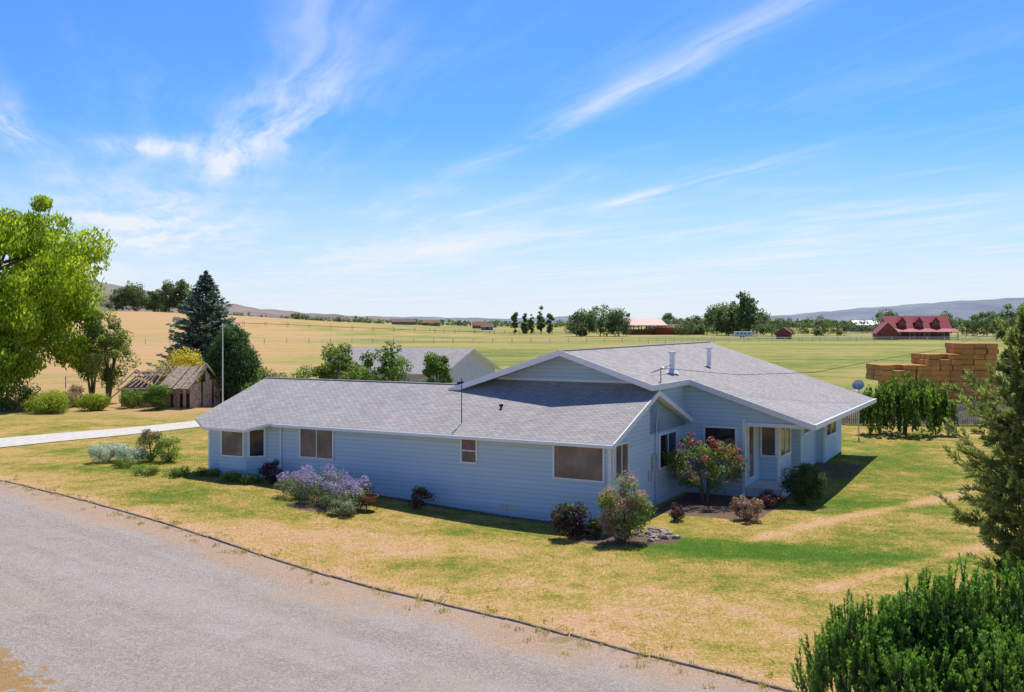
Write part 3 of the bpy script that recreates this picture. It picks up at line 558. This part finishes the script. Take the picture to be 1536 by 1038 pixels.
bush('barberry_bush',9.6,41.0,.95,1.35,L_pink,20,130,.08,.3,tipmat=L_pink); bush('barberry_bush',11.4,43.9,.8,1.2,L_pur,18,120,.08,.4); bush('boxwood_shrub',13.0,44.6,1.95,1.9,L_d,40,220,.08,.5)
bush('boxwood_shrub',14.8,50,1.2,1.2,L_g,20,120,.09); bush('barberry_bush',6.7,41.3,.7,1.0,L_pur,14,90,.08,.4)
bush('dusty_miller_plant',-21.6,53.2,1.1,1.9,L_sil,22,150,.1); bush('dusty_miller_plant',-20.2,52.6,1.0,1.9,L_sil,22,150,.1)
bush('ornamental_shrub',-19.3,53.5,1.8,1.6,L_g2,20,120,.1,.6,tipmat=L_pink); bush('ornamental_shrub',-18.2,53.0,1.4,1.5,L_g2,18,110,.1,.7); bush('ornamental_shrub',-19.6,51.0,.5,1.6,L_g2,12,90,.08)
for X,Y in ((-14.7,48.6),(-16.2,48.2),(-13.3,47.3),(-17.8,48.6),(-12.4,47.0)): bush('flower_bed_plant',X,Y,.4,1.4,L_g,12,90,.08)
a=Acc(); a.tube([(0,0,-.1),(.1,0,1.8),(0,0,3.2)],[.16,.13,.08])
for (lx,ly,lt,lr) in ((0,0,4.3,1.3),(-1.6,-.4,3.5,1.2),(1.6,.1,3.7,1.2),(.4,-1.5,3.2,1.0),(-.6,1.3,3.6,1.1),(2.4,-.8,2.6,.7),(-2.4,.5,2.8,.7)):
    a.tube([(0,0,2.2),(lx*.6,ly*.6,lt-.2),(lx,ly,lt-.3)],[.07,.05,.02],k=5)
    for i in range(24):
        an=rng.uniform(0,2*math.pi); r=lr*math.sqrt(rng.uniform(.02,1)); top=lt-.6*(r/lr)**2+rng.uniform(-.35,.2); bot=min(top-.3,max(.1,rng.uniform(.1,2.4)-.2*(r/lr))); n=58; z=rng.uniform(bot,top,n); rr=r+(top-z)*.06
        p=np.stack([lx+rr*np.cos(an),ly+rr*np.sin(an),z],1)+rng.normal(0,.08,(n,3)); d=rng.normal(0,.4,(n,3)); d[:,2]-=1
        a.leaves(p,d,unit(n)+[0,0,.3],.26,.14,1,np.clip(.42+rng.normal(0,.22)+rng.normal(0,.15,n)+.15*(z-lt+1),0,1))
a.build('weeping_mulberry_tree',[bark,L_g],(27.3,69.5,h1(27.3,69.5)))
def pine(name,x,y,h,wd,mat,nb=120,tuft=26,ls=.2,trunk=.16):
    a=Acc(); a.tube([(0,0,-.1),(.1,0,h*.5),(0,0,h*.97)],[trunk,trunk*.7,.03])
    for i in range(nb):
        f=(i+.5)/nb; z=h*(.06+.9*f); R=wd/2*min(1,(1-f)**.6*1.05+.05,.55+f*2.2)*(.82+.2*math.sin(i*1.3)); an=i*2.399; r=R*rng.uniform(.6,1.15); d=np.array([math.cos(an),math.sin(an),0])
        p0=np.array([0,0,z-.1*r]); p1=p0+d*r*.55+[0,0,.08*r]; p2=p0+d*r+[0,0,.38*r]
        a.tube([p0,p1,p2],[.035,.022,.01],k=4)
        side=np.array([-d[1],d[0],0])
        for j in range(int(9+13*r/(wd/2))):
            tt=rng.uniform(.25,1); b0=p0+(p2-p0)*tt; b0[2]+=-.2*r*math.sin(math.pi*tt)*.6; b1=b0+side*rng.uniform(-1,1)*.36*r*(1.15-tt)+d*.16*r+[0,0,rng.uniform(-.05,.4)]
            a.tube([b0,b1],[.01,.006],k=3)
            n=tuft; q=rng.uniform(.2,1.1,n); p=b0+(b1-b0)*q[:,None]; dr=(b1-b0)/(np.linalg.norm(b1-b0)+1e-6); dd_=unit(n)*.9+dr+[0,0,.35]
            dd_/=np.linalg.norm(dd_,axis=1,keepdims=True); tn=.3+.4*tt+rng.normal(0,.15)
            a.leaves(p+dd_*ls*.45,dd_,unit(n),ls*rng.uniform(.7,1.1,n),.03+.025*rng.random(n),1,np.clip(tn+rng.normal(0,.15,n),0,1))
    return a.build(name,[bark,mat],(x,y,h1(x,y)))
pine('scots_pine_tree',15.4,29,9.2,6.3,L_pine,165,38,.2)
a=Acc()
def mugo(cx,cy,h,R,ns):
    for i in range(ns):
        d=unit(1)[0]; d[2]=abs(d[2]); rr=rng.uniform(.74,1.0); lump=1+.14*math.sin(5*d[0]+cx*3)+.12*math.sin(7*d[1]+4*d[2])
        b=np.array([cx+d[0]*R*rr*lump,cy+d[1]*R*rr*lump,.25+d[2]*(h-.45)*rr*lump]); ax=np.array([d[0]*.3,d[1]*.3,1.0])+rng.normal(0,.12,3); ax/=np.linalg.norm(ax); ln=rng.uniform(.28,.55)
        a.tube([b-ax*.15,b+ax*ln],[.012,.006],0,3)
        n=54; q=rng.uniform(-.15,1,n); p=b+ax*(q*ln)[:,None]; dd_=unit(n)*.65+ax*.9; dd_/=np.linalg.norm(dd_,axis=1,keepdims=True)
        a.leaves(p+dd_*.04,dd_,unit(n),.10*rng.uniform(.7,1.2,n),.027,1,np.clip(.1+.8*np.clip(q,0,1)+(rr-.9)*1.4+rng.normal(0,.12)+rng.normal(0,.1,n),0,1))
    for i in range(10):
        q=rng.uniform(0,6.28); a.tube([(cx,cy,-.1),(cx+.6*R*math.cos(q),cy+.6*R*math.sin(q),h*.6)],[.05,.02],0,4)
    cc=crown_pts(40,R*.62,h*.42,h*.34); clumps(a,cc,np.full(len(cc),.4),60,.2,1,.02)
bx,by=8.9,21.2
for cx,cy,h_,R_,ns in ((0,0,2.7,1.6,760),(-1.75,-.3,2.1,1.05,440),(1.9,.5,2.95,1.5,600),(1.1,-1.7,1.9,1.5,580),(3.2,-.8,2.5,1.4,380),(-.8,-1.3,1.6,1.15,400)): mugo(cx,cy,h_,R_,ns)
a.build('mugo_pine_shrub',[bark,L_mugo],(bx,by,h1(bx,by)-.02))

def dist_tree(name,k,Y,ztop,wpx,mat=L_far,m=46,zb=-.05):
    x=k*Y; g=h1(x,Y); h=ztop-g; wd=wpx*Y/1500*1.2
    return tree(name,x,Y,h,wd,[mat],.3,m,60,max(.5,h*.075),zb,1,min(wd*.19,h*.17))
dl=[(.068,500,14.5,46),(.088,505,16,54),(.107,500,14.5,38),(.155,640,14,22),(.185,560,12,34),(.205,540,17,40),(.222,520,18,34),(.235,510,22.5,34),(.214,530,18,30),(.26,500,10.5,50),(.275,520,9.5,40),(.305,520,11,54),(.325,530,9.5,44),(.375,600,15,44),(.388,600,12,34),(.432,560,13,40),(.455,520,11,44),(.475,500,14,48),(.5,480,16,54),(.165,600,11,40),(.145,620,10,40),(.245,540,14,40),(.195,580,10,40),(.35,640,10,40),(.172,540,9,36)]
for d_ in dl: dist_tree('cottonwood_tree',*d_)
for k,Y,zt,w_ in ((.003,600,14.5,10),(.013,600,13,10),(.019,610,12,9),(.029,600,15.5,12),(.037,600,14.5,12)): dist_tree('poplar_tree',k,Y,zt,w_,L_far,30)
for k,Y,zt,w_ in ((-.39,850,38,32),(-.378,850,41,34),(-.357,860,36,28),(-.343,850,43,28),(-.33,850,46,30),(-.365,880,34,46),(-.4,860,32,34),(-.35,880,36,34),(-.216,1000,17,14),(-.207,1000,15,12)): dist_tree('windbreak_tree',k,Y,zt,w_,L_far,44)
a=Acc()
for i in range(560):
    k=rng.uniform(-.35,.52); Y=rng.uniform(1100,2600)
    if rng.random()<.55: k=rng.normal(.28,.12)
    x=k*Y; g=h1(x,Y); r=rng.uniform(2.5,6); P=np.array([[x,Y,g+r*.6]])+rng.normal(0,1,(5,3))*[r*1.6,r,r*.2]; clumps(a,P,np.full(5,r),14,r*.9,0,.4)
a.build('distant_tree_line',[L_far])

def hillmat(name,c1,c2):
    m,t=newmat(name); co=t.n('ShaderNodeTexCoord').outputs['Object']; n=t.noise(co,.0022,6,.65); finish(t,t.mix(t.rng(n,.35,.65),c1,c2),1,n,.5,90,spec=0); return m  # hill base colours have the distance haze painted in
def ridge(name,Y,prof,mat,depth=2500):
    ks=np.linspace(prof[0][0],prof[-1][0],160); zs=np.interp(ks,[p[0] for p in prof],[p[1] for p in prof]); vs=[];fs=[]; nj=9
    for i,(k,z) in enumerate(zip(ks,zs)):
        for j in range(nj):
            f=j/(nj-1); yy=Y-depth*.5+depth*f*.5+60*math.sin(k*60); r=math.sin(f*math.pi/2)
            vs.append((k*Y,yy,-5+(z+5)*r*(1+.05*math.sin(k*90+j)*(1-f))+ (3*math.sin(k*130)+2*math.sin(k*310))*f))
    for i in range(len(ks)-1):
        for j in range(nj-1): q=i*nj+j; fs.append((q,q+nj,q+nj+1,q+1))
    o=mesh(name,vs,fs,mat)
    if o.data.polygons[0].normal.z<0: o.data.flip_normals()
    for p in o.data.polygons: p.use_smooth=True
def Z(Y,py): return 7.5+Y*(482-py)/1500
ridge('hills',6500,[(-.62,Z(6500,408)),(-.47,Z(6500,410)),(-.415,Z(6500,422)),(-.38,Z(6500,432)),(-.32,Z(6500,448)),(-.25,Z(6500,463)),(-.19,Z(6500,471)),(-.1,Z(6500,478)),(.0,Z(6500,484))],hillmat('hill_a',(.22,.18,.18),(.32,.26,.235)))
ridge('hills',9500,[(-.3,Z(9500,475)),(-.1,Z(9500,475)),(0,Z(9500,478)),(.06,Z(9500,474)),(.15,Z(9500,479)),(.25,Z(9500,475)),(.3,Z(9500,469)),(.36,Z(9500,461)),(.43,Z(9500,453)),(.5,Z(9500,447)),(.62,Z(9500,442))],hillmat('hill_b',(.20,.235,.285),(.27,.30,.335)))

N=130000; X=rng.uniform(-22,24,N); Y=rng.uniform(21,60,N); ok=(edge_d(X,Y)>.15); u=(X-C[0])*Rv[0]+(Y-C[1])*Rv[1]; v=(X-C[0])*Av[0]+(Y-C[1])*Av[1]
ok&=~((v>-.05)&(v<27)&(u>-22.5)&(u<3.5)); ok&=~((u>0)&(u<5.0)&(v>3)&(v<25)); ok&=(rng.random(N)<np.clip(1.25-dryness(X,Y),0.25,1))
X=X[ok];Y=Y[ok]; n=len(X); Zg=H(X,Y); a=Acc(); hh=rng.uniform(.04,.1,n); d=rng.normal(0,.6,(n,3)); d[:,2]=1
a.leaves(np.stack([X,Y,Zg+hh*.35],1),d,unit(n)+[0,0,1],hh,.02,0,np.clip(dryness(X,Y)*.9+rng.normal(0,.2,n),0,1))
for i in range(200):
    s_=rng.uniform(-5,44); p=P0+dd*s_-nn*rng.normal(-.05,.4); k=14; q=np.stack([p[0]+rng.normal(0,.08,k),p[1]+rng.normal(0,.08,k),np.full(k,h1(*p)+.07)],1); d=rng.normal(0,.5,(k,3)); d[:,2]=1; a.leaves(q,d,unit(k),rng.uniform(.08,.2,k),.025,0,np.clip(rng.normal(.6,.25,k),0,1))
a.build('grass_blades',[leafmat('grass_blade',(.12,.22,.022),(.62,.45,.17),.4)])

# ---------- sky ----------
w=bpy.data.worlds.new('World'); S.world=w; w.use_nodes=True; t=NT(w.node_tree)
sh=np.array([-Av[0]*.55+Rv[0]*.10,-Av[1]*.55+Rv[1]*.10]); EL=math.atan(1/np.hypot(*sh)); ROT=math.atan2(-sh[0],-sh[1])
sky=t.n('ShaderNodeTexSky',sky_type='NISHITA'); sky.sun_disc=False; sky.sun_elevation=EL; sky.sun_rotation=ROT; sky.altitude=500; sky.air_density=1.0; sky.dust_density=.5; sky.ozone_density=2.0
g=t.n('ShaderNodeTexCoord').outputs['Generated']; sp=t.n('ShaderNodeSeparateXYZ',{0:g}); x,y,z=sp.outputs
zc=t.m('MAXIMUM',z,.004)
qx=t.m('DIVIDE',x,zc); qy=t.m('DIVIDE',y,zc)
tt=t.m('ADD',t.m('MULTIPLY',qx,.949),t.m('MULTIPLY',qy,.314)); s_=t.m('ADD',t.m('MULTIPLY',qx,-.314),t.m('MULTIPLY',qy,.949))
def vec(a,b,c=0.0): return t.n('ShaderNodeCombineXYZ',{0:a,1:b,2:c}).outputs[0]
wob=t.noise(vec(t.m('MULTIPLY',tt,.9),t.m('MULTIPLY',s_,.5)),1.0,3,.5)
wd_=t.m('SUBTRACT',wob,.5)
t2=t.m('ADD',tt,t.m('MULTIPLY',wd_,.6))
fib=t.noise(vec(t.m('MULTIPLY',t2,6.0),t.m('MULTIPLY',s_,.45)),1.0,5,.6)
fib2=t.noise(vec(t.m('MULTIPLY',t2,2.0),t.m('MULTIPLY',s_,.7),3.1),1.0,7,.6)
def blob(t0,s0,rt,rs,amp,base):
    a=t.m('DIVIDE',t.m('SUBTRACT',base,t0),rt); b=t.m('DIVIDE',t.m('SUBTRACT',s_,s0),rs)
    return t.m('MULTIPLY',t.m('EXPONENT',t.m('MULTIPLY',t.m('ADD',t.m('MULTIPLY',a,a),t.m('MULTIPLY',b,b)),-1.0)),amp)
t3=t.m('ADD',tt,t.m('MULTIPLY',wd_,.22))
parts=[(1.84,4.6,.11,2.0,.5),(3.5,6.7,.15,1.2,.7),(.48,4.9,.22,1.0,.85),(.28,6.3,.2,1.0,.8),(-.15,6.1,.26,.32,.8),(-.85,5.6,.13,1.1,.85),(-.3,11.5,.7,3.5,.75),(.45,3.1,.12,.5,.22),(3.4,13.5,.22,1.3,.9),(5.6,9,.4,3,.3),(2.6,8.5,.16,2.4,.25)]
tot=None
for p in parts:
    b=blob(*p,t3); tot=b if tot is None else t.m('ADD',tot,b)
amp=t.m('MULTIPLY',tot,t.rng(t.m('ADD',t.m('MULTIPLY',fib,.55),t.m('MULTIPLY',fib2,.55)),.38,.72,.0,1.35))
lown=t.noise(vec(t.m('MULTIPLY',tt,.45),t.m('MULTIPLY',s_,.10),7.0),1.0,5,.55)
low=t.m('MULTIPLY',t.rng(z,.17,.05),t.rng(t.m('ADD',t.m('MULTIPLY',fib2,.4),t.m('MULTIPLY',lown,.7)),.46,.74,0,.7))
faint=t.m('MULTIPLY',t.m('MULTIPLY',t.rng(t.m('ADD',t.m('MULTIPLY',fib2,.6),t.m('MULTIPLY',fib,.4)),.47,.75),.15),t.rng(z,.6,.3))
cl=t.m('MINIMUM',t.m('ADD',t.m('ADD',amp,low),faint),.9)
haze=t.rng(z,.20,-.03,0,1.0)
skc=t.mix(1.0,sky.outputs[0],(.42,.82,1.42),'MULTIPLY')
c1=t.mix(haze,skc,(6.6,7.2,7.9)); c2=t.mix(t.m('MAXIMUM',cl,0.0),c1,(7.2,7.5,7.9))
c3=t.mix(1.0,c2,t.g(t.rng(z,.36,.7,1.0,.6)),'MULTIPLY')
bg=t.n('ShaderNodeBackground',{'Color':c3,'Strength':.12}); o=t.n('ShaderNodeOutputWorld'); t.t.links.new(bg.outputs[0],o.inputs[0])
sun=bpy.data.lights.new('sun','SUN'); sun.energy=5.0; sun.angle=math.radians(.5); sun.color=(1,.95,.87); so=bpy.data.objects.new('sun',sun)
so.rotation_euler=Vector((sh[0],sh[1],-1)).to_track_quat('-Z','Y').to_euler(); link(so)
cam=bpy.data.cameras.new('camera'); co_=bpy.data.objects.new('camera',cam); link(co_); co_.location=(0,0,7.5); co_.rotation_euler=(math.radians(90),0,0)
cam.sensor_width=36; cam.lens=36*1500/1536; cam.shift_y=-(519-482)/1536; cam.clip_end=40000; cam.clip_start=.1; S.camera=co_
